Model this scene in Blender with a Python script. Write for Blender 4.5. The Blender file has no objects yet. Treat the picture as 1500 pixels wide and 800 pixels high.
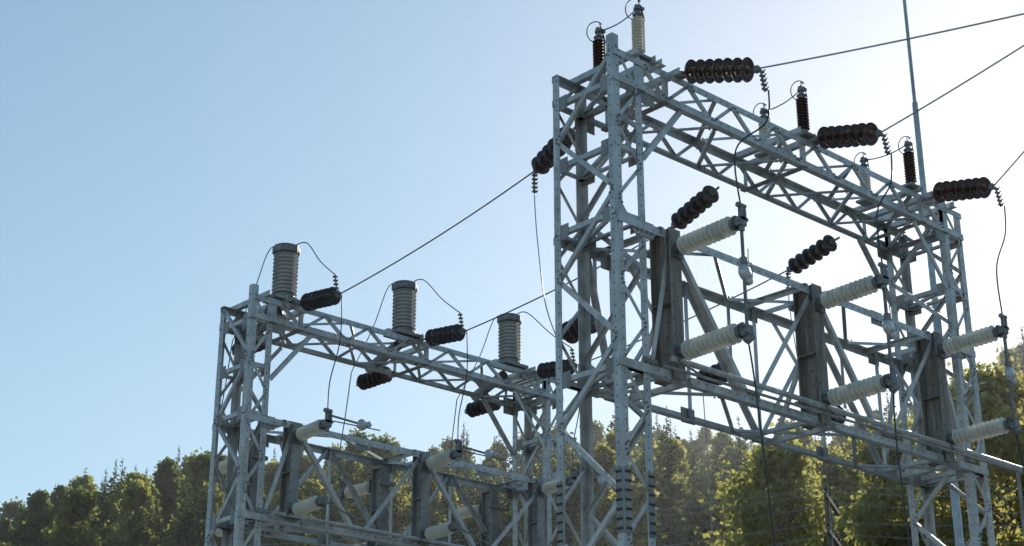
import bpy, math, random
import numpy as np
from mathutils import Vector as Vec, Matrix
random.seed(7); rng=np.random.default_rng(7)
scene=bpy.context.scene

# ------------------------------------------------------------ materials
def mat(name, base=(.4,.4,.4), rough=.5, metal=0.0, base2=None, scale=8.0, stretch=(1,1,1), bump=0.0, rr=None, spec=None, detail=4, stain=None):
    m=bpy.data.materials.new(name); m.use_nodes=True
    nt=m.node_tree; b=nt.nodes["Principled BSDF"]
    b.inputs["Base Color"].default_value=(*base,1); b.inputs["Roughness"].default_value=rough
    b.inputs["Metallic"].default_value=metal
    if spec is not None: b.inputs["Specular IOR Level"].default_value=spec
    tc=nt.nodes.new("ShaderNodeTexCoord"); mp=nt.nodes.new("ShaderNodeMapping")
    mp.inputs["Scale"].default_value=stretch
    nt.links.new(tc.outputs["Object"],mp.inputs["Vector"])
    n=nt.nodes.new("ShaderNodeTexNoise"); n.inputs["Scale"].default_value=scale; n.inputs["Detail"].default_value=detail
    nt.links.new(mp.outputs[0],n.inputs["Vector"])
    if base2:
        r=nt.nodes.new("ShaderNodeValToRGB"); r.color_ramp.elements[0].position=.33; r.color_ramp.elements[1].position=.68
        r.color_ramp.elements[0].color=(*base,1); r.color_ramp.elements[1].color=(*base2,1)
        nt.links.new(n.outputs["Fac"],r.inputs["Fac"]); src=r.outputs["Color"]
        if stain:
            n2=nt.nodes.new("ShaderNodeTexNoise"); n2.inputs["Scale"].default_value=2.3; n2.inputs["Detail"].default_value=7; n2.inputs["Roughness"].default_value=.7
            nt.links.new(tc.outputs["Object"],n2.inputs["Vector"])
            r2=nt.nodes.new("ShaderNodeValToRGB"); r2.color_ramp.elements[0].position=.5; r2.color_ramp.elements[1].position=.72
            nt.links.new(n2.outputs["Fac"],r2.inputs["Fac"])
            mx=nt.nodes.new("ShaderNodeMixRGB"); mx.inputs[2].default_value=(*stain,1)
            nt.links.new(r2.outputs["Color"],mx.inputs[0]); nt.links.new(src,mx.inputs[1]); src=mx.outputs[0]
        nt.links.new(src,b.inputs["Base Color"])
    if rr:
        mr=nt.nodes.new("ShaderNodeMapRange"); mr.inputs["To Min"].default_value=rr[0]; mr.inputs["To Max"].default_value=rr[1]
        nt.links.new(n.outputs["Fac"],mr.inputs["Value"]); nt.links.new(mr.outputs[0],b.inputs["Roughness"])
    if bump:
        bp=nt.nodes.new("ShaderNodeBump"); bp.inputs["Strength"].default_value=bump; bp.inputs["Distance"].default_value=.01
        nt.links.new(n.outputs["Fac"],bp.inputs["Height"]); nt.links.new(bp.outputs[0],b.inputs["Normal"])
    return m
STEEL=mat("galvanised_steel",(.34,.36,.368),.48,.35,(.52,.54,.55),11,(1,1,.5),.15,(.32,.56),stain=(.29,.285,.27))
STEEL2=mat("galvanised_steel_dull",(.19,.20,.20),.6,.25,(.33,.34,.34),6,(1,1,.4),.2,(.45,.7),stain=(.17,.145,.12))
HOLE=mat("bolt_dark",(.05,.05,.05),.5,.5)
BOARD=mat("weathered_channel",(.13,.12,.11),.65,.15,(.29,.27,.24),5,(4,4,.35),.25,stain=(.16,.125,.09))
BROWN=mat("brown_porcelain",(.055,.027,.023),.14,0,(.08,.04,.033),5)
DARKP=mat("dark_porcelain",(.04,.032,.036),.12,0,(.065,.05,.05),5)
IVORY=mat("grey_porcelain",(.56,.55,.49),.2,0,(.66,.64,.57),6)
GREYP=mat("arrester_porcelain",(.39,.40,.40),.26,0,(.47,.47,.46),6)
METAL=mat("cast_fitting",(.14,.14,.14),.5,.6,(.24,.24,.24),20)
LIGHTM=mat("aluminium_fitting",(.40,.41,.42),.4,.6,(.5,.5,.5),20)
CABLE=mat("black_cable",(.03,.031,.035),.45,.2)
ALUC=mat("aluminium_cable",(.28,.29,.30),.45,.6)
WOOD=mat("pole_wood",(.09,.07,.05),.85,0,(.16,.13,.10),4,(5,5,.3),.3)
CONC=mat("concrete",(.32,.31,.29),.9,0,(.40,.39,.37),7,bump=.2)

def leafmat(name,c0,c1,t0,t1,mixf):
    m=bpy.data.materials.new(name); m.use_nodes=True; nt=m.node_tree; nt.nodes.clear()
    out=nt.nodes.new("ShaderNodeOutputMaterial"); mx=nt.nodes.new("ShaderNodeMixShader")
    df=nt.nodes.new("ShaderNodeBsdfDiffuse"); tr=nt.nodes.new("ShaderNodeBsdfTranslucent")
    oi=nt.nodes.new("ShaderNodeObjectInfo"); geo=nt.nodes.new("ShaderNodeNewGeometry")
    n=nt.nodes.new("ShaderNodeTexNoise"); n.inputs["Scale"].default_value=.9; n.inputs["Detail"].default_value=3
    nt.links.new(geo.outputs["Position"],n.inputs["Vector"])
    ad=nt.nodes.new("ShaderNodeMath"); ad.operation='MULTIPLY_ADD'; ad.inputs[1].default_value=.75
    mu=nt.nodes.new("ShaderNodeMath"); mu.operation='MULTIPLY_ADD'; mu.inputs[1].default_value=.8; mu.inputs[2].default_value=-.25
    nt.links.new(n.outputs["Fac"],mu.inputs[0])
    nt.links.new(oi.outputs["Random"],ad.inputs[0]); nt.links.new(mu.outputs[0],ad.inputs[2])
    for sh,a,b in ((df,c0,c1),(tr,t0,t1)):
        r=nt.nodes.new("ShaderNodeMixRGB"); r.use_clamp=True
        r.inputs[1].default_value=(*a,1); r.inputs[2].default_value=(*b,1)
        cl=nt.nodes.new("ShaderNodeClamp"); nt.links.new(ad.outputs[0],cl.inputs[0])
        nt.links.new(cl.outputs[0],r.inputs[0]); nt.links.new(r.outputs[0],sh.inputs["Color"])
    mx.inputs[0].default_value=mixf
    nt.links.new(df.outputs[0],mx.inputs[1]); nt.links.new(tr.outputs[0],mx.inputs[2]); nt.links.new(mx.outputs[0],out.inputs[0])
    return m
LEAF=leafmat("broadleaf_foliage",(.07,.095,.035),(.12,.125,.05),(.16,.22,.06),(.32,.33,.09),.54)
LEAFY=leafmat("yellow_green_foliage",(.12,.125,.045),(.14,.14,.055),(.40,.41,.10),(.60,.53,.16),.66)
NEED=leafmat("conifer_needles",(.045,.068,.036),(.07,.092,.045),(.07,.115,.04),(.13,.17,.06),.36)
NEEDB=leafmat("blue_spruce_needles",(.09,.115,.115),(.12,.145,.145),(.08,.11,.09),(.1,.13,.11),.2)
BARK=mat("bark",(.07,.055,.04),.9,0,(.16,.14,.12),3,(3,3,1))

# ------------------------------------------------------------ mesh builder
class MB:
    def __init__(s): s.v=[];s.f=[];s.m=[];s.sm=[];s.mats=[]
    def mi(s,m):
        if m not in s.mats: s.mats.append(m)
        return s.mats.index(m)
    def add(s,vs,fs,m,smooth=False):
        o=len(s.v); k=s.mi(m); s.v+= [tuple(v) for v in vs]
        for f in fs: s.f.append(tuple(i+o for i in f)); s.m.append(k); s.sm.append(smooth)
    def prism(s,prof,p0,p1,d1,d2,m):
        p0=Vec(p0);p1=Vec(p1);n=len(prof)
        vs=[p0+d1*a+d2*b for a,b in prof]+[p1+d1*a+d2*b for a,b in prof]
        fs=[(i,(i+1)%n,n+(i+1)%n,n+i) for i in range(n)]+[tuple(range(n-1,-1,-1)),tuple(range(n,2*n))]
        s.add(vs,fs,m)
    def L(s,p0,p1,d1,d2,w,m=None,t=None,w2=None):
        t=t or max(.005,w*.09); w2=w2 or w; d1=Vec(d1);d2=Vec(d2)
        ax=(Vec(p1)-Vec(p0)).normalized()
        d1=(d1-ax*d1.dot(ax)).normalized(); d2=(d2-ax*d2.dot(ax)); d2=(d2-d1*d2.dot(d1)).normalized()
        s.prism([(0,0),(w,0),(w,t),(t,t),(t,w2),(0,w2)],p0,p1,d1,d2,m or STEEL)
    def box(s,c,sx,sy,sz,m,rot=None):
        c=Vec(c); R=rot or Matrix.Identity(3)
        vs=[c+R@Vec((a*sx/2,b*sy/2,d*sz/2)) for a in(-1,1) for b in(-1,1) for d in(-1,1)]
        s.add(vs,[(0,1,3,2),(4,6,7,5),(0,4,5,1),(2,3,7,6),(0,2,6,4),(1,5,7,3)],m)
    def bar(s,p0,p1,w,h,up,m):
        p0=Vec(p0);p1=Vec(p1);ax=(p1-p0).normalized();up=Vec(up);up=(up-ax*up.dot(ax)).normalized();sd=ax.cross(up)
        s.prism([(-w/2,-h/2),(w/2,-h/2),(w/2,h/2),(-w/2,h/2)],p0,p1,sd,up,m)
    def lathe(s,p0,ax,prof,segs,m,caps=True):
        p0=Vec(p0);ax=Vec(ax).normalized(); t=Vec((0,0,1)) if abs(ax.z)<.9 else Vec((1,0,0))
        a=ax.cross(t).normalized();b=ax.cross(a)
        vs=[];n=len(prof)
        for h,r in prof:
            for k in range(segs):
                q=2*math.pi*k/segs; vs.append(p0+ax*h+(a*math.cos(q)+b*math.sin(q))*r)
        fs=[]
        for i in range(n-1):
            for k in range(segs):
                k2=(k+1)%segs; fs.append((i*segs+k,i*segs+k2,(i+1)*segs+k2,(i+1)*segs+k))
        if caps: fs.append(tuple(range(segs-1,-1,-1))); fs.append(tuple((n-1)*segs+k for k in range(segs)))
        s.add(vs,fs,m,True)
    def cyl(s,p0,p1,r,m,segs=12,r2=None):
        d=Vec(p1)-Vec(p0); s.lathe(p0,d,[(0,r),(d.length,r2 if r2 else r)],segs,m)
    def tube(s,pts,r,m,segs=6):
        pts=[Vec(p) for p in pts];vs=[];n=len(pts)
        up=Vec((.31,.17,.93)).normalized()
        for i,p in enumerate(pts):
            d=(pts[min(i+1,n-1)]-pts[max(i-1,0)]).normalized()
            a=d.cross(up)
            if a.length<.05: a=d.cross(Vec((1,0,0)))
            a.normalize(); b=d.cross(a)
            for k in range(segs):
                q=2*math.pi*k/segs; vs.append(p+(a*math.cos(q)+b*math.sin(q))*r)
        fs=[(i*segs+k,i*segs+(k+1)%segs,(i+1)*segs+(k+1)%segs,(i+1)*segs+k) for i in range(n-1) for k in range(segs)]
        s.add(vs,fs,m,True)
    def obj(s,name,parent=None):
        me=bpy.data.meshes.new(name); me.from_pydata(s.v,[],s.f)
        for m in s.mats: me.materials.append(m)
        me.polygons.foreach_set("material_index",s.m); me.polygons.foreach_set("use_smooth",s.sm); me.update()
        try: me.set_sharp_from_angle(angle=math.radians(45))
        except Exception: pass
        o=bpy.data.objects.new(name,me); scene.collection.objects.link(o)
        if parent: o.parent=parent
        return o
def empty(name,loc=(0,0,0)):
    o=bpy.data.objects.new(name,None); scene.collection.objects.link(o); return o
def catenary(p0,p1,sag,n=16):
    p0=Vec(p0);p1=Vec(p1)
    return [p0.lerp(p1,i/n)-Vec((0,0,4*sag*(i/n)*(1-i/n))) for i in range(n+1)]
def spline(pts,n=8):
    pts=[Vec(p) for p in pts]; P=[pts[0]]+pts+[pts[-1]]; out=[]
    for i in range(1,len(P)-2):
        for k in range(n):
            t=k/n; a,b,c,d=P[i-1],P[i],P[i+1],P[i+2]
            out.append(.5*((2*b)+(c-a)*t+(2*a-5*b+4*c-d)*t*t+(3*b-a-3*c+d)*t**3))
    out.append(pts[-1]); return out
X=Vec((1,0,0));Y=Vec((0,1,0));Z=Vec((0,0,1))
J=lambda a=.003: random.uniform(0,a)

# ------------------------------------------------------------ gantries
def face_lace(mb,P,Q,n_in,pitch,w,start=0,cross=False,m=None,ext=0.0):
    """zigzag between member P (p0,p1) and Q (q0,q1); n_in = inward normal of the face"""
    p0,p1=map(Vec,P);q0,q1=map(Vec,Q);n_in=Vec(n_in)
    Lg=(p1-p0).length;n=max(2,int(round(Lg/pitch)))
    for i in range(n):
        a,b=i/n,(i+1)/n
        for alt in ((0,1) if cross else (0,)):
            if (i+start+alt)%2==0: s,e=p0.lerp(p1,a),q0.lerp(q1,b)
            else: s,e=q0.lerp(q1,a),p0.lerp(p1,b)
            off=n_in*(.010+J(.004)+ (.012 if alt else 0))
            d=(e-s).normalized(); perp=d.cross(n_in)
            mb.L(s+off-perp*w/2,e+off-perp*w/2,perp,n_in,w,m,w2=w*.8)
            for q in (s+d*.03,s+d*.075,e-d*.03,e-d*.075):
                mb.lathe(q-n_in*(.001),-n_in,[(0,.012),(.011,.012)],6,METAL)

def tower(mb,u0,u1,v0,v1,ztop,levels,legw=.09):
    for (u,v,du,dv) in ((u1,v0,-1,1),(u0,v0,1,1),(u0,v1,1,-1),(u1,v1,-1,-1)):
        zt=ztop+(.13 if (u==u0 and v==v0) else 0)-(.06 if v==v1 else 0)
        mb.L((u,v,.3),(u,v,zt),X*du,Y*dv,legw,STEEL,t=.009)
        mb.box((u+du*.04,v+dv*.04,.292),.26,.26,.015,STEEL2)
        z=1.0
        while z<zt-.05:
            mb.lathe((u+du*legw*.62,v,z),-Y*dv,[(-.001,.0085),(.0025,.0085)],7,HOLE)
            mb.lathe((u,v+dv*legw*.62,z),-X*du,[(-.001,.0085),(.0025,.0085)],7,HOLE)
            z+=.115
        for zs in (5.05,):
            mb.box((u+du*legw*.55,v-dv*.005,zs),legw*.9,.006,.62,STEEL2)
            mb.box((u-du*.005,v+dv*legw*.55,zs),.006,legw*.9,.62,STEEL2)
            for k in range(7):
                for s_ in (-.02,.02):
                    mb.lathe((u+du*(legw*.55+s_),v-dv*.008,zs-.27+k*.09),-Y*dv,[(0,.013),(.016,.013)],6,HOLE)
                    mb.lathe((u-du*.008,v+dv*(legw*.55+s_),zs-.27+k*.09),-X*du,[(0,.013),(.016,.013)],6,HOLE)
    g=.03
    for v,n in ((v0,Y),(v1,-Y)):
        face_lace(mb,((u0+g,v,.4),(u0+g,v,ztop)),((u1-g,v,.4),(u1-g,v,ztop)),n,.43,.042,start=0 if v==v0 else 1)
    for u,n in ((u0,X),(u1,-X)):
        face_lace(mb,((u,v0+g,.4),(u,v0+g,ztop-.05)),((u,v1-g,.4),(u,v1-g,ztop-.05)),n,.78,.05,start=0 if u==u0 else 1)
    for z in levels:
        for v,n in ((v0,Y),(v1,-Y)):
            mb.L((u0,v+n.y*.012,z),(u1,v+n.y*.012,z),Z,n,.055)
        for u,n in ((u0,X),(u1,-X)):
            mb.L((u+n.x*.014,v0,z),(u+n.x*.014,v1,z),Z,n,.055)
            for vv in (v0+.1,v1-.1): mb.box((u+n.x*.0095,vv,z+.02),.006,.2,.17,STEEL2)
        mb.L((u0+.03,v0+.03,z+.03),(u1-.03,v1-.03,z+.03),Z,X,.04)
    mb.box(((u0+u1)/2,(v0+v1)/2,.13),u1-u0+.7,v1-v0+.7,.30,CONC)

def gantry(name,u0,u1,uu0,uu1,v0,v1,zt,zb,fu,fl,ztop,phases):
    root=empty(name)
    mb=MB(); tower(mb,u0,u1,v0,v1,ztop,(zb-.02,fu,fl,fl-2.2,fu+ (zb-fu)*.5)); mb.obj("lattice_tower_a",root)
    mb=MB(); tower(mb,uu0,uu1,v0,v1,ztop-.03,(zb-.02,fu,fl,fl-2.2,fu+(zb-fu)*.5)); mb.obj("lattice_tower_b",root)
    mb=MB(); a,b=u0-.0,uu1+.02; cw=.08
    for v,dv in ((v0-.012,1),(v1+.012,-1)):
        mb.L((a,v,zt),(b,v,zt),-Z,Y*dv,cw,t=.008)
        mb.L((a,v,zb),(b,v,zb),Z,Y*dv,cw,t=.008)
        n=Y*dv
        face_lace(mb,((a+.45,v,zt-.03),(b-.45,v,zt-.03)),((a+.45,v,zb+.03),(b-.45,v,zb+.03)),n,.36,.042,start=0 if dv>0 else 1)
        u=a+.5
        while u<b-.4:
            for zz in (zt-.055,zb+.055):
                mb.lathe((u,v,zz),-n,[(-.001,.008),(.0025,.008)],7,HOLE)
            u+=.12
    for z,n in ((zt,-Z),(zb,Z)):
        face_lace(mb,((a+.42,v0+.04,z),(b-.42,v0+.04,z)),((a+.42,v1-.04,z),(b-.42,v1-.04,z)),n,.62,.042,start=0)
    for p in list(phases)+[u1,uu0]:
        for dz in (zt+.001,):
            for du in (-.14,.14):
                mb.L((p+du,v0-.09,dz),(p+du,v1+.09,dz),X,Z,.07,t=.007)
        for vv,n in ((v0+.002,Y),(v1-.002,-Y)):
            mb.L((p,vv,zb),(p,vv,zt),X,n,.05)
        mb.bar((p,v0-.03,zb-.004),(p,v1+.03,zb-.004),.09,.008,Z,STEEL2)
    for uu,s_ in ((u1,1),(uu0,-1)):
        for v,n in ((v0,Y),(v1,-Y)):
            mb.L((uu,v+n.y*.02,zb-.75),(uu+s_*.62,v+n.y*.02,zb),X*s_,n,.055)
            mb.box((uu+s_*.05,v+n.y*.008,zb-.0),.3,.008,.26,STEEL2)
    mb.obj("top_girder",root)
    mb=MB(); cw=.085
    for v,dv in ((v0-.014,1),(v1+.014,-1)):
        mb.L((u0,v,fu),(uu1,v,fu),-Z,Y*dv,cw,t=.008)
        mb.L((u0,v,fl),(uu1+.0,v,fl),Z,Y*dv,cw,t=.008)
        n=Y*dv
        pts=[u1]
        for p in phases: pts+= [p-.0,p+ (phases[1]-phases[0])*.5]
        pts=[q for q in pts if q<uu0-.2]+[uu0]
        for i in range(len(pts)-1):
            za,zc=(fl,fu) if (i%2==0) else (fu,fl)
            if dv<0: za,zc=zc,za
            s=Vec((pts[i],v+n.y*.012,za));e=Vec((pts[i+1],v+n.y*.012,zc))
            d=(e-s).normalized();pp=d.cross(n)
            mb.L(s-pp*.03,e-pp*.03,pp,n,.058)
        for p in pts[1:-1:1]:
            if dv<0: mb.L((p,v+n.y*.02,fl),(p,v+n.y*.02,fu),X,n,.05)
        for p in pts:
            mb.box((p,v+n.y*.009,fu-.07),.22,.007,.17,STEEL2); mb.box((p,v+n.y*.009,fl+.07),.22,.007,.17,STEEL2)
            for k in (-.07,0,.07):
                for zz in (fu-.1,fl+.1): mb.lathe((p+k,v,zz),-n,[(0,.012),(.014,.012)],6,METAL)
        u=u1+.1
        while u<uu0:
            for zz in (fu-.055,fl+.055): mb.lathe((u,v,zz),-n,[(-.001,.0085),(.0025,.0085)],7,HOLE)
            u+=.12
    for z,n in ((fu,-Z),(fl,Z)):
        face_lace(mb,((u1,v0+.05,z),(uu0,v0+.05,z)),((u1,v1-.05,z),(uu0,v1-.05,z)),n,1.17,.045,start=1)
        for p in phases:
            for du in (-.16,.16): mb.L((p+du,v0-.05,z+.001),(p+du,v1+.05,z+.001),X*(1 if du>0 else -1),n,.06)
    for p in phases:
        mb.L((p+.22,v0+.03,fl),(p+.22,v1-.03,fu),Z,X,.045); mb.L((p+.235,v1-.03,fl),(p+.235,v0+.03,fu),Z,X,.045)
    mb.obj("switch_frame",root)
    return root

ph1=(11.5,13.87,16.26); ph2=(11.55,13.72,15.9)
V0,V1=10.05,10.94
W0,W1=16.64,17.38
gantry("substation_gantry",10.70,11.12,16.74,17.14,V0,V1,9.82,9.45,7.95,6.36,9.86,ph1)
gantry("substation_gantry",10.78,11.12,16.07,16.40,W0,W1,8.93,8.60,7.32,5.98,8.93,ph2)

# ------------------------------------------------------------ insulators
def bell_string(mb,p0,p1,n,m,R=.127,link=.06):
    p0=Vec(p0);p1=Vec(p1);ax=(p1-p0);Lt=ax.length;ax.normalize(); sp=(Lt-link*2)/n; k=sp/.14
    mb.cyl(p0-ax*.05,p0+ax*(link+.01),.014,METAL,8)
    for i in range(n):
        o=p0+ax*(link+i*sp)
        q=ax+Vec((random.uniform(-.03,.03),random.uniform(-.03,.03),random.uniform(-.05,.05)))
        mb.lathe(o,q,[(0,.02),(.004*k,.038),(.045*k,.044),(.055*k,.04)],14,METAL)
        mb.lathe(o,q,[(.045*k,.04),(.049*k,.06),(.054*k,.095),(.062*k,R-.008),(.070*k,R),(.076*k,R-.003),(.076*k,R-.012),(.066*k,R-.022),(.076*k,R-.034),(.066*k,R-.047),(.076*k,R-.06),(.07*k,.05),(.085*k,.02)],28,m)
        mb.lathe(o,ax,[(.08*k,.013),(.145*k,.013)],8,METAL)
    mb.cyl(p1-ax*link,p1+ax*.02,.014,METAL,8)
    mb.box(p1,.05,.05,.07,METAL)
def clamp_stack(mb,p0,p1,n=6):
    p0=Vec(p0);p1=Vec(p1)
    mb.tube([p0,p1],.012,METAL,8)
    d=(p1-p0).normalized(); sd=d.cross(Vec((.3,.9,.2))).normalized()
    for i in range(n):
        q=p0.lerp(p1,(i+.5)/n)
        mb.bar(q-sd*.025,q+sd*.035,.024,.022,d,METAL); mb.cyl(q+sd*.022,q+sd*.022+d.cross(sd)*.045,.007,METAL,6)
def shed_profile(L,n,rc,rs,a=.0):
    pr=[(0,rc)];sp=L/n
    for i in range(n):
        z=i*sp
        pr+=[(z+sp*.34,rc),(z+sp*.48,rs*.93),(z+sp*.54,rs),(z+sp*.6,rs*.99),(z+sp*.62,rs*.86),(z+sp*.68,rc)]
    pr.append((L,rc)); return pr
def post(mb,p0,p1,n,rc,rs,m,cap=.05,capm=METAL):
    p0=Vec(p0);p1=Vec(p1);ax=(p1-p0);L=ax.length;ax.normalize()
    mb.lathe(p0,ax,[(0,rs*.95),(.012,rs*.95),(.014,rc*1.15),(cap,rc*1.1)],18,capm)
    mb.lathe(p0+ax*cap,ax,shed_profile(L-2*cap,n,rc,rs),24,m,False)
    mb.lathe(p1-ax*cap,ax,[(0,rc*1.1),(cap-.012,rc*1.1),(cap-.01,rs*.8),(cap,rs*.8)],18,capm)

ends1=[((11.74,10.0,9.88),(11.86,9.10,9.60)),((14.10,10.0,9.87),(14.0,9.10,9.58)),((16.49,10.0,9.90),(16.33,9.10,9.64))]
POLE=(13.2,4.45)
wire_ends=[(13.62,4.55,9.62),(13.06,4.55,9.9),(12.6,4.55,9.62)]
for i,(a,b) in enumerate(ends1):
    mb=MB(); bell_string(mb,a,b,7,BROWN,R=.133)
    bb=Vec(b)
    clamp_stack(mb,bb+Vec((.0,-.05,-.02)),bb+Vec((-.02,-.1,-.30)),5)
    mb.box(Vec(a)+Vec((0,.03,-.03)),.1,.1,.05,METAL)
    mb.obj("strain_insulator_string")
backs=[((11.02,10.96,9.30),(11.36,11.9,9.25)),((13.38,10.96,9.32),(13.68,11.9,9.24)),((15.70,10.96,9.34),(15.93,11.9,9.26))]
s2=[((11.56,16.6,8.97),(11.50,15.75,8.84)),((13.70,16.6,8.97),(13.64,15.75,8.84)),((15.86,16.6,8.95),(15.8,15.75,8.82))]
for a,b in backs:
    mb=MB(); bell_string(mb,a,b,6,DARKP,R=.116)
    bb=Vec(b); clamp_stack(mb,bb+Vec((0,.03,-.03)),bb+Vec((.03,.06,-.26)),5); mb.obj("strain_insulator_string")
for a,b in s2:
    mb=MB(); bell_string(mb,a,b,6,DARKP,R=.122)
    bb=Vec(b); clamp_stack(mb,bb+Vec((-.03,-.02,.0)),bb+Vec((-.06,-.0,.26)),5); mb.obj("strain_insulator_string")
for u in (11.55,13.72,15.85):
    mb=MB(); bell_string(mb,(u,17.42,8.66),(u+.02,18.22,8.68),6,DARKP,R=.12); mb.obj("strain_insulator_string")
for u,z in ((11.33,7.2),(13.5,7.13),(15.62,7.05)):
    mb=MB(); bell_string(mb,(u,10.98,z+.02),(u+.1,11.55,z),4,DARKP)
    mb.bar((u-.02,10.96,z+.05),(u-.02,10.96,7.9),.05,.01,Y,STEEL); mb.obj("strain_insulator_string")

mb=MB()
for (a,b),w in zip(ends1,wire_ends): mb.tube(catenary(Vec(b)+Vec((0,-.03,0)),w,.05),.0095,ALUC,6)
mb.obj("line_conductors")
mb=MB()
for (a,b),(c,d) in zip(backs,s2): mb.tube(catenary(b,d,.06),.0095,CABLE,6)
mb.obj("span_conductors")

def utility_pole(x,y,h,arm_dir,arms=1,r=.15):
    mb=MB(); mb.lathe((x,y,-.3),Z,[(0,r),(h*.5,r*.85),(h+.3,r*.62)],14,WOOD)
    ad=Vec(arm_dir).normalized()
    for k in range(arms):
        z=h-.35-k*1.0; c=Vec((x,y,z))+ad.cross(Z)*(r*.9)
        mb.bar(c-ad*1.2,c+ad*1.2,.1,.12,Z,WOOD)
        for s_ in (-1.05,-.4,.55,1.05):
            mb.lathe(c+ad*s_+Z*.06,Z,[(0,.012),(.1,.012),(.1,.04),(.13,.06),(.15,.035),(.18,.05),(.22,.03)],10,BROWN)
        mb.bar(c-ad*.6,c-Z*.5-ad.cross(Z)*.02,.03,.01,Z,METAL); mb.bar(c+ad*.6,c-Z*.5-ad.cross(Z)*.02,.03,.01,Z,METAL)
    return mb
utility_pole(POLE[0],POLE[1],10.2,(1,0,0)).obj("utility_pole")

def loop(mb,c,r,ax,m=CABLE,rad=.006,a0=0,a1=6.0):
    c=Vec(c);ax=Vec(ax).normalized();a=ax.cross(Z).normalized();b=ax.cross(a)
    mb.tube([c+(a*math.cos(a0+(a1-a0)*k/20)+b*math.sin(a0+(a1-a0)*k/20))*r for k in range(21)],rad,m,6)
near_posts=[(11.16,10.10,9.9,IVORY),(13.93,10.06,9.9,BROWN),(16.10,10.06,9.9,BROWN)]
back_posts=[(11.20,10.72,9.9,BROWN),(14.05,10.72,9.9,IVORY),(16.08,10.72,9.9,IVORY)]
for (u,v,z,m) in near_posts+back_posts:
    mb=MB(); post(mb,(u,v,z-.01),(u,v,z+.50),11,.04,.072,m,.045)
    mb.box((u,v,z-.025),.26,.16,.03,STEEL2); mb.lathe((u,v,z+.5),Z,[(0,.03),(.05,.03),(.055,.045),(.08,.045),(.09,.02)],12,METAL)
    mb.box((u+.03,v,z+.60),.12,.04,.03,METAL)
    loop(mb,(u+.06,v,z+.58),.12,(.6,-.8,.25)); loop(mb,(u-.05,v,z+.55),.11,(.2,.9,.5),a0=.6,a1=5.2)
    mb.obj("post_insulator")
mb=MB()
for a,b in zip(near_posts,back_posts):
    mb.tube(catenary((a[0],a[1],a[2]+.58),(b[0],b[1],b[2]+.58),.05),.0075,CABLE,6)
mb.obj("bus_jumpers")

# ------------------------------------------------------------ disconnect switches
def switch(u,vf,zt,zb,Li,zins_t,zins_b,sgn=-1,rs=.10,full=True,depth=.26,width=.17,n=11,BM=None):
    BM=BM or BOARD
    mb=MB(); bk=vf-sgn*depth
    for v in (vf,bk):
        mb.box((u,v,(zt+zb)/2),width,.014,zt-zb,BM)
    mb.box((u,(vf+bk)/2,(zt+zb)/2),.014,depth-.016,zt-zb-.004,BM)
    for z in (zt-.02,zb+.02,(zt+zb)/2): 
        for s_ in (-1,1): mb.box((u+s_*(width/4+.003),(vf+bk)/2,z),width/2-.01,depth-.018,.012,BM)
    for k in range(9):
        mb.lathe((u-width/2*.7,vf+sgn*.007,zb+.1+k*(zt-zb-.2)/8),Y*sgn,[(0,.011),(.012,.011)],6,METAL)
        mb.lathe((u-.007,vf-sgn*(depth*.5),zb+.12+k*(zt-zb-.24)/8),-X,[(0,.012),(.014,.012)],6,METAL)
    tips=[]
    for zi in (zins_t,zins_b):
        mb.box((u,vf+sgn*.02,zi),.2,.022,.2,METAL)
        p0=Vec((u,vf+sgn*.03,zi));p1=Vec((u-.04,vf+sgn*(.03+Li),zi+.01))
        post(mb,p0,p1,n,rs*.54,rs,IVORY,.06)
        mb.box(p1+Y*sgn*.04,.1,.09,.09,METAL); tips.append(p1+Y*sgn*.06)
        mb.box((u,bk-sgn*.03,zi),.24,.05,.05,STEEL2)
    t,b=tips
    mb.bar(t+Z*.16,t-Z*.10,.05,.035,Y,METAL); mb.bar(t+Z*.14+X*.05,t-Z*.02+X*.05,.03,.03,Y,METAL)
    mb.cyl(t+Z*.17-X*.05,t+Z*.17+X*.06,.028,METAL,10); mb.box(t+Z*.03+X*.02,.12,.05,.03,METAL)
    if full:
        mb.tube([t+Z*.15,b-Z*.05],.0145,METAL,8)
        mb.tube([t+Z*.1+X*.02+Y*.03,b+Z*.0+X*.02+Y*.03],.009,METAL,8)
        mid=b.lerp(t,.52)
        mb.lathe(mid+Vec((0,-.045,.0)),Y,[(0,.03),(.012,.07),(.03,.085),(.05,.088),(.065,.07),(.075,.03)],18,LIGHTM)
        mb.lathe(mid+Vec((.05,-.035,-.07)),Y,[(0,.02),(.01,.05),(.045,.05),(.055,.02)],14,LIGHTM)
        mb.box(mid+Z*.1,.05,.05,.12,METAL)
        mb.tube([mid+Z*.02,mid+Vec((.07,.0,.1)),mid+Vec((.14,.05,.3))],.006,METAL,6)
        mb.cyl(b-Z*.06-X*.08,b-Z*.06+X*.09,.022,METAL,10); mb.lathe(b-Z*.05,-Z,[(0,.03),(.03,.05),(.06,.05),(.09,.02)],12,METAL)
        mb.bar(b-X*.09+Z*.04,b+X*.07-Z*.04,.04,.03,Z,METAL)
    mb.obj("disconnect_switch"); return tips
tips1=[switch(u,V0-.045,7.98,6.37,.82,7.76,6.64) for u in ph1]
tips2=[switch(u,W0-.045,7.31,6.03,.62,7.14,6.16,rs=.088,depth=.2,width=.14,n=9,full=False,BM=STEEL2) for u in ph2]
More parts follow.
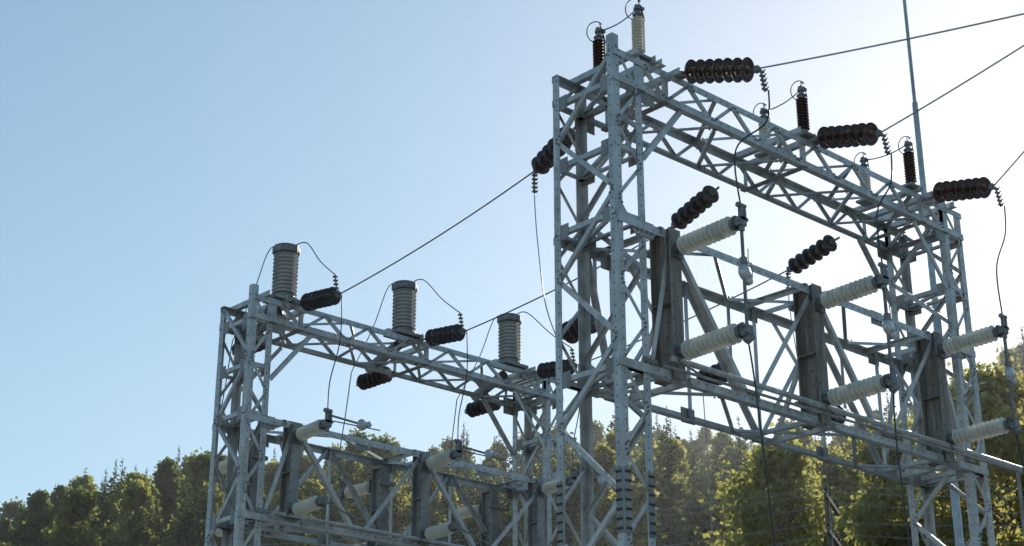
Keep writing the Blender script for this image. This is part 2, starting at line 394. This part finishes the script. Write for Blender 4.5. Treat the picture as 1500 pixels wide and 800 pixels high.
for t,b in tips2:
    mb=MB(); e=t+Vec((.50,-.12,.05))
    mb.tube([t+Z*.12,e],.014,METAL,8); mb.tube([t+Z*.05,e+X*.25-Z*.02],.008,METAL,6)
    mb.lathe(e+Vec((-.04,-.03,.0)),Y,[(0,.03),(.012,.06),(.03,.075),(.05,.07),(.06,.03)],16,LIGHTM)
    mb.lathe(e+Vec((.06,-.03,.02)),Y,[(0,.02),(.012,.04),(.04,.04),(.05,.02)],12,LIGHTM)
    mb.cyl(t+Z*.0,t+Z*.2,.024,METAL,8); mb.tube([b,b+Vec((.3,-.05,-.12)),b+Vec((.55,-.05,-.18))],.012,METAL,6)
    mb.obj("switch_blade")
tips3=[switch(u,W1+.045,7.2,5.98,.62,6.95,6.1,sgn=1,rs=.088,depth=.2,width=.14,n=9,full=False,BM=STEEL2) for u in (11.4,13.5,15.55)]

mb=MB()
mb.cyl((11.3,V0-.14,6.52),(17.9,V0-.14,6.52),.03,STEEL,12)
mb.cyl((11.0,V0-.30,6.34),(17.75,V0-.30,6.40),.016,STEEL2,8)
for p in ph1:
    mb.bar((p-.15,V0-.02,6.52),(p-.15,V0-.19,6.52),.03,.03,Z,METAL); mb.bar((p-.15,V0-.14,6.52),(p+.02,V0-.3,6.36),.03,.014,Z,METAL)
mb.cyl((17.6,V0-.14,6.52),(17.6,V0-.14,1.2),.024,STEEL2,10)
mb.obj("switch_operating_pipe")
mb=MB()
mb.cyl((11.2,W0-.12,6.08),(16.6,W0-.12,6.08),.024,STEEL,12)
for p in ph2: mb.bar((p-.15,W0-.02,6.08),(p-.15,W0-.17,6.08),.03,.03,Z,METAL)
mb.obj("switch_operating_pipe")

arr=[]
for u in (11.35,13.40,15.43):
    v=16.76; z=9.03; mb=MB()
    mb.box((u,v,8.975),.46,.34,.04,STEEL2)
    mb.box((u,v+.0,8.99),.62,.08,.05,STEEL)
    mb.lathe((u,v,8.99),Z,[(0,.17),(.03,.17),(.035,.14),(.07,.14)],28,METAL)
    mb.lathe((u,v,9.055),Z,shed_profile(.60,11,.115,.17),36,GREYP,False)
    mb.lathe((u,v,9.64),Z,[(0,.13),(.02,.17),(.035,.178),(.09,.178),(.10,.165),(.125,.16),(.14,.12),(.145,.02)],32,METAL)
    for k in range(10):
        q=k*math.tau/10; mb.cyl((u+.175*math.cos(q),v+.175*math.sin(q),9.655),(u+.175*math.cos(q),v+.175*math.sin(q),9.755),.013,METAL,6)
    mb.box((u+.09,v,9.80),.1,.05,.05,METAL); arr.append(Vec((u,v,9.80)))
    mb.cyl((u-.02,v+.1,8.86),(u+.06,v+.85,8.70),.075,STEEL2,16)
    mb.obj("surge_arrester")

mb=MB()
for i,(a,b) in enumerate(ends1):
    t,bt=tips1[i]; s=Vec(b)+Vec((-.02,-.15,-.31))
    mb.tube(spline([s,s+Vec((-.10,-.02,-.4)),Vec((t.x-.06,t.y-.03,t.z+.75)),t+Z*.16]),.009,CABLE)
    g=[Vec((.06,-.02,-.7)),Vec((-.03,0,-.7)),Vec((.1,0,-.8))][i]
    e=Vec((bt.x+[.25,-.12,.2][i],bt.y-.1,2.0))
    mb.tube(spline([bt-Z*.1,bt+g,bt.lerp(e,.55)+Vec((.05,0,0)),e]),.009,CABLE)
for i,(a,b) in enumerate(backs):
    s=Vec(b)+Vec((.03,.06,-.28))
    mb.tube(spline([s,s+Vec((.04,0,-.5)),s+Vec((.06,-.1,-1.3)),Vec((b[0]+.05,11.6,7.05+.05))]),.0065,ALUC)
    mb.tube(spline([Vec((b[0]+.05,11.6,7.05)),Vec((b[0]+.1,11.6,5.6)),Vec((b[0]+.16,11.7,4.2)),Vec((b[0]+.2,11.6,2.0))]),.006,ALUC)
for i,(a,b) in enumerate(s2):
    t,bt=tips2[i]; A=arr[i]; h=Vec(b)+Vec((-.06,0,.26))
    mb.tube(spline([A+X*.1,A+Vec((.22,-.15,.04)),h.lerp(A,.4)+Vec((.06,-.03,.02)),h]),.0075,CABLE)
    mb.tube(spline([Vec(b)+Vec((.02,-.05,0)),Vec((b[0]+.0,b[1]-.08,8.2)),Vec((t.x,t.y-.02,7.7)),t+Z*.15]),.0075,CABLE)
    c=Vec((A.x-.0,17.95,8.72))
    mb.tube(spline([A-X*.1-Z*.04,A+Vec((-.18,.16,-.1)),A+Vec((-.16,.5,-.6)),c]),.0065,CABLE)
    mb.tube(spline([c,c+Vec((0,.1,-.6)),c+Vec((-.05,.15,-1.3)),Vec((tips3[i][0].x,tips3[i][0].y,7.0))]),.0075,CABLE)
mb.obj("jumper_cables")

mb=MB(); mx_,my_=22.78,14.0
mb.lathe((mx_,my_,0),Z,[(0,.085),(6,.085),(6.02,.07),(11,.07),(11.02,.055),(14.9,.05),(14.92,.032),(17.6,.03),(17.62,.018),(20.5,.012)],14,STEEL)
mb.box((mx_,my_,.1),.7,.7,.3,CONC); mb.obj("lightning_mast")

# ------------------------------------------------------------ terrain
az0=math.radians(47.27)
KA=np.array([-40,-18,-14,-11,-5,0,6,11,14,17,19,40]); KT=np.array([.205,.208,.243,.255,.268,.27,.275,.275,.287,.312,.335,.345])
def ground_h(x,y):
    d=math.hypot(x,y); 
    if d<55: return 0.0
    rel=math.degrees(az0-math.atan2(y,x)); rel=(rel+180)%360-180
    T=float(np.interp(rel,KA,KT)); s=(175*T-12.5)/120
    fall=max(0,1-max(0,abs(rel)-55)/60)
    dd=min(d,230); k=dd-55
    return s*k*fall*(min(1,k/25)) + 1.2*math.sin(x*.05)*math.cos(y*.043)*min(1,k/30)
GR=mat("ground_gravel_grass",(.20,.19,.17),.95,0,(.30,.29,.26),6,bump=.5,detail=8)
GS=mat("hillside_grass",(.045,.055,.025),.95,0,(.09,.09,.045),.6,bump=.4,detail=8)
vs=[];fs=[];rad=[0.5,3,6,10,15,20,27,35,45,55]+list(range(65,240,10))+[300,450,800,1500];na=120
mi=[]
for r in rad:
    for k in range(na):
        q=2*math.pi*k/na; x,y=r*math.cos(q),r*math.sin(q); vs.append((x,y,ground_h(x,y)))
for i in range(len(rad)-1):
    for k in range(na):
        k2=(k+1)%na; fs.append((i*na+k,i*na+k2,(i+1)*na+k2,(i+1)*na+k)); mi.append(0 if rad[i]<35 else 1)
fs.append(tuple(range(na-1,-1,-1))[::-1]); mi.append(0)
me=bpy.data.meshes.new("ground"); me.from_pydata(vs,[],fs); me.materials.append(GR); me.materials.append(GS)
me.polygons.foreach_set("material_index",mi); me.update()
g=bpy.data.objects.new("ground",me); scene.collection.objects.link(g)

# ------------------------------------------------------------ trees
def quads_to_mesh(name,C,A,B,trunk,leafmat_):
    n=len(C); V=np.stack([C-A-B,C+A-B,C+A*.6+B,C-A*.6+B],1).reshape(-1,3)
    tv=np.array(trunk.v).reshape(-1,3); nv=len(tv)
    faces=[tuple(f) for f in trunk.f]
    allv=np.concatenate([tv,V]) if nv else V
    q=(np.arange(n*4).reshape(n,4)+nv)
    me=bpy.data.meshes.new(name); me.from_pydata(allv.tolist(),[],faces+q.tolist())
    me.materials.append(BARK); me.materials.append(leafmat_)
    me.polygons.foreach_set("material_index",[0]*len(faces)+[1]*n); me.update(); return me
def rand_dirs(n):
    d=rng.normal(size=(n,3)); return d/np.linalg.norm(d,axis=1,keepdims=True)
def broadleaf(name,h,w,nl,m,low=.22,ls=.17,nc=75,point=.0):
    t=MB(); lean=rng.normal(0,.02,2)
    tr=[Vec((lean[0]*z*.5+.12*math.sin(z*.7),lean[1]*z*.5+.1*math.cos(z*.6),z)) for z in np.linspace(-.5,h*.93,10)]
    for i in range(9): t.cyl(tr[i],tr[i+1],.17*(1-i/10)*h/14,BARK,7,.17*(1-(i+1)/10)*h/14)
    cen=[];cr=[]
    for k in range(nc):
        tt=low+(1-low)*rng.random()**.85
        f=(tt-low)/(1-low)
        env=((1-point)*math.sin(math.pi*min(1,f*.82+.14))**.7+point*(1.05-f)*min(1,f*5+.3))*w/2
        q=rng.random()*2*math.pi; rr=env*(.3+.7*rng.random()**.5)*rng.uniform(.7,1.25)
        c=np.array([rr*math.cos(q),rr*math.sin(q),tt*h]); cen.append(c); cr.append(rng.uniform(.22,.5)*w/4.5*(1.15-.5*f))
        if k%2==0:
            z0=max(.15*h,tt*h-rr*.9); t.tube([Vec((0,0,z0)),Vec((c[0]*.5,c[1]*.5,(z0+c[2])/2+.1)),Vec(c)],.03*h/14,BARK,4)
    for kk in range(3): cen.append(np.array([lean[0]*h*.4,lean[1]*h*.4,h*(.93+.03*kk)]));cr.append(.3-.08*kk)
    cen=np.array(cen);cr=np.array(cr)
    idx=rng.integers(0,len(cen),nl)
    C=cen[idx]+rng.normal(size=(nl,3))*cr[idx][:,None]*np.array([1,1,.85])
    a=rand_dirs(nl);b=np.cross(a,rand_dirs(nl));b/=np.linalg.norm(b,axis=1,keepdims=True)
    s=rng.uniform(.55,1.25,nl)[:,None]*ls
    return quads_to_mesh(name,C,a*s*.55,b*s*.5,t,m)
def conifer(name,h,w,m,dens=1.0,ls=.2):
    t=MB(); t.lathe((0,0,-.5),Z,[(0,.17*h/14),(h*.5,.1*h/14),(h+.4,.01)],7,BARK)
    C=[];A=[];B=[]; z=h*.06
    while z<h*.995:
        tt=z/h; Lb=w/2*(1-tt)**.75*(.88+.24*math.sin(z*2.1))+.02
        nb=max(4,int(8*(1-tt*.4)))
        for k in range(nb):
            q=rng.random()*math.tau; L=Lb*rng.uniform(.5,1.25); dz=-.22*L+.25*tt
            d=np.array([math.cos(q),math.sin(q),0]); zz=z+rng.uniform(-.12,.12)
            n=max(3,int(L*9*dens))
            for j in range(n):
                f=rng.uniform(.12,1.0); p=d*L*f+np.array([0,0,zz+dz*f*f*1.2+.12*f*f*f]); p+=rng.normal(0,.02+.05*L,3)*np.array([1,1,.6])
                a=d+rng.normal(0,.55,3); a/=np.linalg.norm(a); b=np.cross(a,np.array([0,0,1.0])+rng.normal(0,.6,3)); b/=max(1e-3,np.linalg.norm(b))
                s=ls*rng.uniform(.6,1.2)*(.3+.7*min(1,(1-tt)*3.5))
                C.append(p);A.append(a*s*.7);B.append(b*s*.33)
        z+=.22+.1*(1-tt)
    return quads_to_mesh(name,np.array(C),np.array(A),np.array(B),t,m)
tb=[broadleaf("broadleaf_%d"%i,h,w,12000,LEAF,ls=.19,nc=95,low=.12,point=.5) for i,(h,w) in enumerate([(13,3.9),(12,3.4),(14,4.2),(13,3.1)])]
ty=[broadleaf("aspen_%d"%i,h,w,11000,LEAFY,ls=.18,nc=85,low=.12,point=.4) for i,(h,w) in enumerate([(12.5,3.8),(13.0,3.4)])]
tc=[conifer("conifer_%d"%i,h,w,NEED,1.6,ls=.27) for i,(h,w) in enumerate([(14,4.4),(12.5,3.8),(15,4.2)])]
forest=empty("distant_forest")
placed=[];tries=0
while len(placed)<950 and tries<40000:
    tries+=1
    rel=random.uniform(-26,28); d=math.sqrt(random.uniform(95**2,185**2))
    a=az0-math.radians(rel); x,y=d*math.cos(a),d*math.sin(a)
    if any((x-px)**2+(y-py)**2<2.5**2 for px,py in placed): continue
    placed.append((x,y))
    r=random.random()
    clump=.5+.5*math.sin(x*.07+1.3)*math.cos(y*.06)
    if r<.26+.38*clump: me=random.choice(tc)
    elif r<.86 - (.30 if rel>3 else 0): me=random.choice(tb)
    else: me=random.choice(ty)
    o=bpy.data.objects.new("forest_tree",me); scene.collection.objects.link(o); o.parent=forest
    o.location=(x,y,ground_h(x,y)-.2); o.rotation_euler=(0,0,random.uniform(0,6.28))
    s=random.uniform(.72,1.18); o.scale=(s*random.uniform(.95,1.2),s*random.uniform(.95,1.2),s)
def put(name,me,rel,d,top_el,h):
    a=az0-math.radians(rel); x,y=d*math.cos(a),d*math.sin(a); gz=ground_h(x,y)
    o=bpy.data.objects.new(name,me); scene.collection.objects.link(o)
    H=top_el*d+1.6-gz; s=H/h; o.location=(x,y,gz-.1); o.scale=(s,s,s); o.rotation_euler=(0,0,rel)
by1=broadleaf("birch_a",15,6,26000,LEAFY,low=.15,ls=.15,nc=130,point=.3)
by2=broadleaf("birch_b",15,5,24000,LEAFY,low=.15,ls=.15,nc=120,point=.3)
bs=conifer("spruce_blue",11,4,NEEDB,2.2,ls=.17)
put("birch_tree",by1,9.6,62,.262,15); put("birch_tree",by2,13.6,66,.27,15); put("birch_tree",by1,17.2,64,.30,15)
put("birch_tree",by2,20.5,60,.31,15); put("birch_tree",by2,11.6,74,.255,15)
put("blue_spruce_tree",bs,5.9,45,.226,11)

def polar(rel,d): a=az0-math.radians(rel); return d*math.cos(a),d*math.sin(a)
P=[polar(-31,44),polar(11.3,46),polar(41,50)]
hs=[9.2,12.4,12.9]
ads=[]
for (x,y),h in zip(P,hs):
    ad=Vec((math.cos(az0),math.sin(az0),0)).normalized(); ad=(ad+Vec((.5,-.1,0))).normalized(); ads.append(ad)
    mb=utility_pole(x,y,h,ad,2,.14); mb.obj("utility_pole")
mb=MB()
for i in range(2):
    for k,ss in ((0,(-1.05,-.4,1.05)),(1,(-1.05,.55))):
        for s_ in ss:
            c=[]
            for j in (i,i+1):
                c.append(Vec((P[j][0],P[j][1],hs[j]-.35-k+.28))+ads[j].cross(Z)*.126+ads[j]*s_)
            mb.tube(catenary(c[0],c[1],1.0+.15*s_,24),.009,ALUC,5)
mb.obj("distribution_wires")

# thin haze lying over the valley behind the yard (a real scattering medium)
HZ=bpy.data.materials.new("valley_haze"); HZ.use_nodes=True; nt=HZ.node_tree; nt.nodes.clear()
o_=nt.nodes.new("ShaderNodeOutputMaterial"); vsn=nt.nodes.new("ShaderNodeVolumeScatter")
vsn.inputs["Density"].default_value=.00038; vsn.inputs["Anisotropy"].default_value=.6; vsn.inputs["Color"].default_value=(.95,.98,1,1)
nt.links.new(vsn.outputs[0],o_.inputs["Volume"])
mb=MB(); mb.box((0,0,0),170,260,66,HZ); hz=mb.obj("valley_haze")
hz.location=(math.cos(az0)*118,math.sin(az0)*118,32); hz.rotation_euler=(0,0,az0)

# ------------------------------------------------------------ light, sky, camera
SUN_A=math.radians(47.27-23.0); SUN_E=math.radians(24.5)
w=bpy.data.worlds.new("World"); scene.world=w; w.use_nodes=True; nt=w.node_tree
bg=nt.nodes["Background"]; sky=nt.nodes.new("ShaderNodeTexSky"); sky.sky_type='NISHITA'; sky.sun_disc=False
sky.sun_elevation=SUN_E; sky.sun_rotation=math.pi/2-SUN_A
sky.air_density=1.0; sky.dust_density=.45; sky.ozone_density=1.7; sky.altitude=200
gm=nt.nodes.new("ShaderNodeGamma"); gm.inputs[1].default_value=.65
hs_=nt.nodes.new("ShaderNodeHueSaturation"); hs_.inputs["Saturation"].default_value=1.28; hs_.inputs["Hue"].default_value=.485; hs_.inputs["Value"].default_value=1.68
nt.links.new(sky.outputs[0],gm.inputs[0]); nt.links.new(gm.outputs[0],hs_.inputs["Color"]); nt.links.new(hs_.outputs[0],bg.inputs["Color"])
bg.inputs["Strength"].default_value=.15
sl=bpy.data.lights.new("sun","SUN"); sl.energy=5.0; sl.angle=math.radians(.5); sl.color=(1,.95,.86)
so=bpy.data.objects.new("sun",sl); scene.collection.objects.link(so)
dirv=Vec((math.cos(SUN_A)*math.cos(SUN_E),math.sin(SUN_A)*math.cos(SUN_E),math.sin(SUN_E)))
so.rotation_euler=dirv.to_track_quat('Z','Y').to_euler(); so.location=(10,-5,30)
cd=bpy.data.cameras.new("camera"); cam=bpy.data.objects.new("camera",cd); scene.collection.objects.link(cam)
cd.lens=2350/1500*36; cd.sensor_width=36; cd.clip_end=5000; cd.clip_start=.1
cam.location=(0,0,1.6); cam.rotation_euler=(math.radians(90+21.27),0,math.radians(47.27-90))
scene.camera=cam
scene.view_settings.view_transform='Standard'; scene.view_settings.look='None'; scene.view_settings.exposure=0
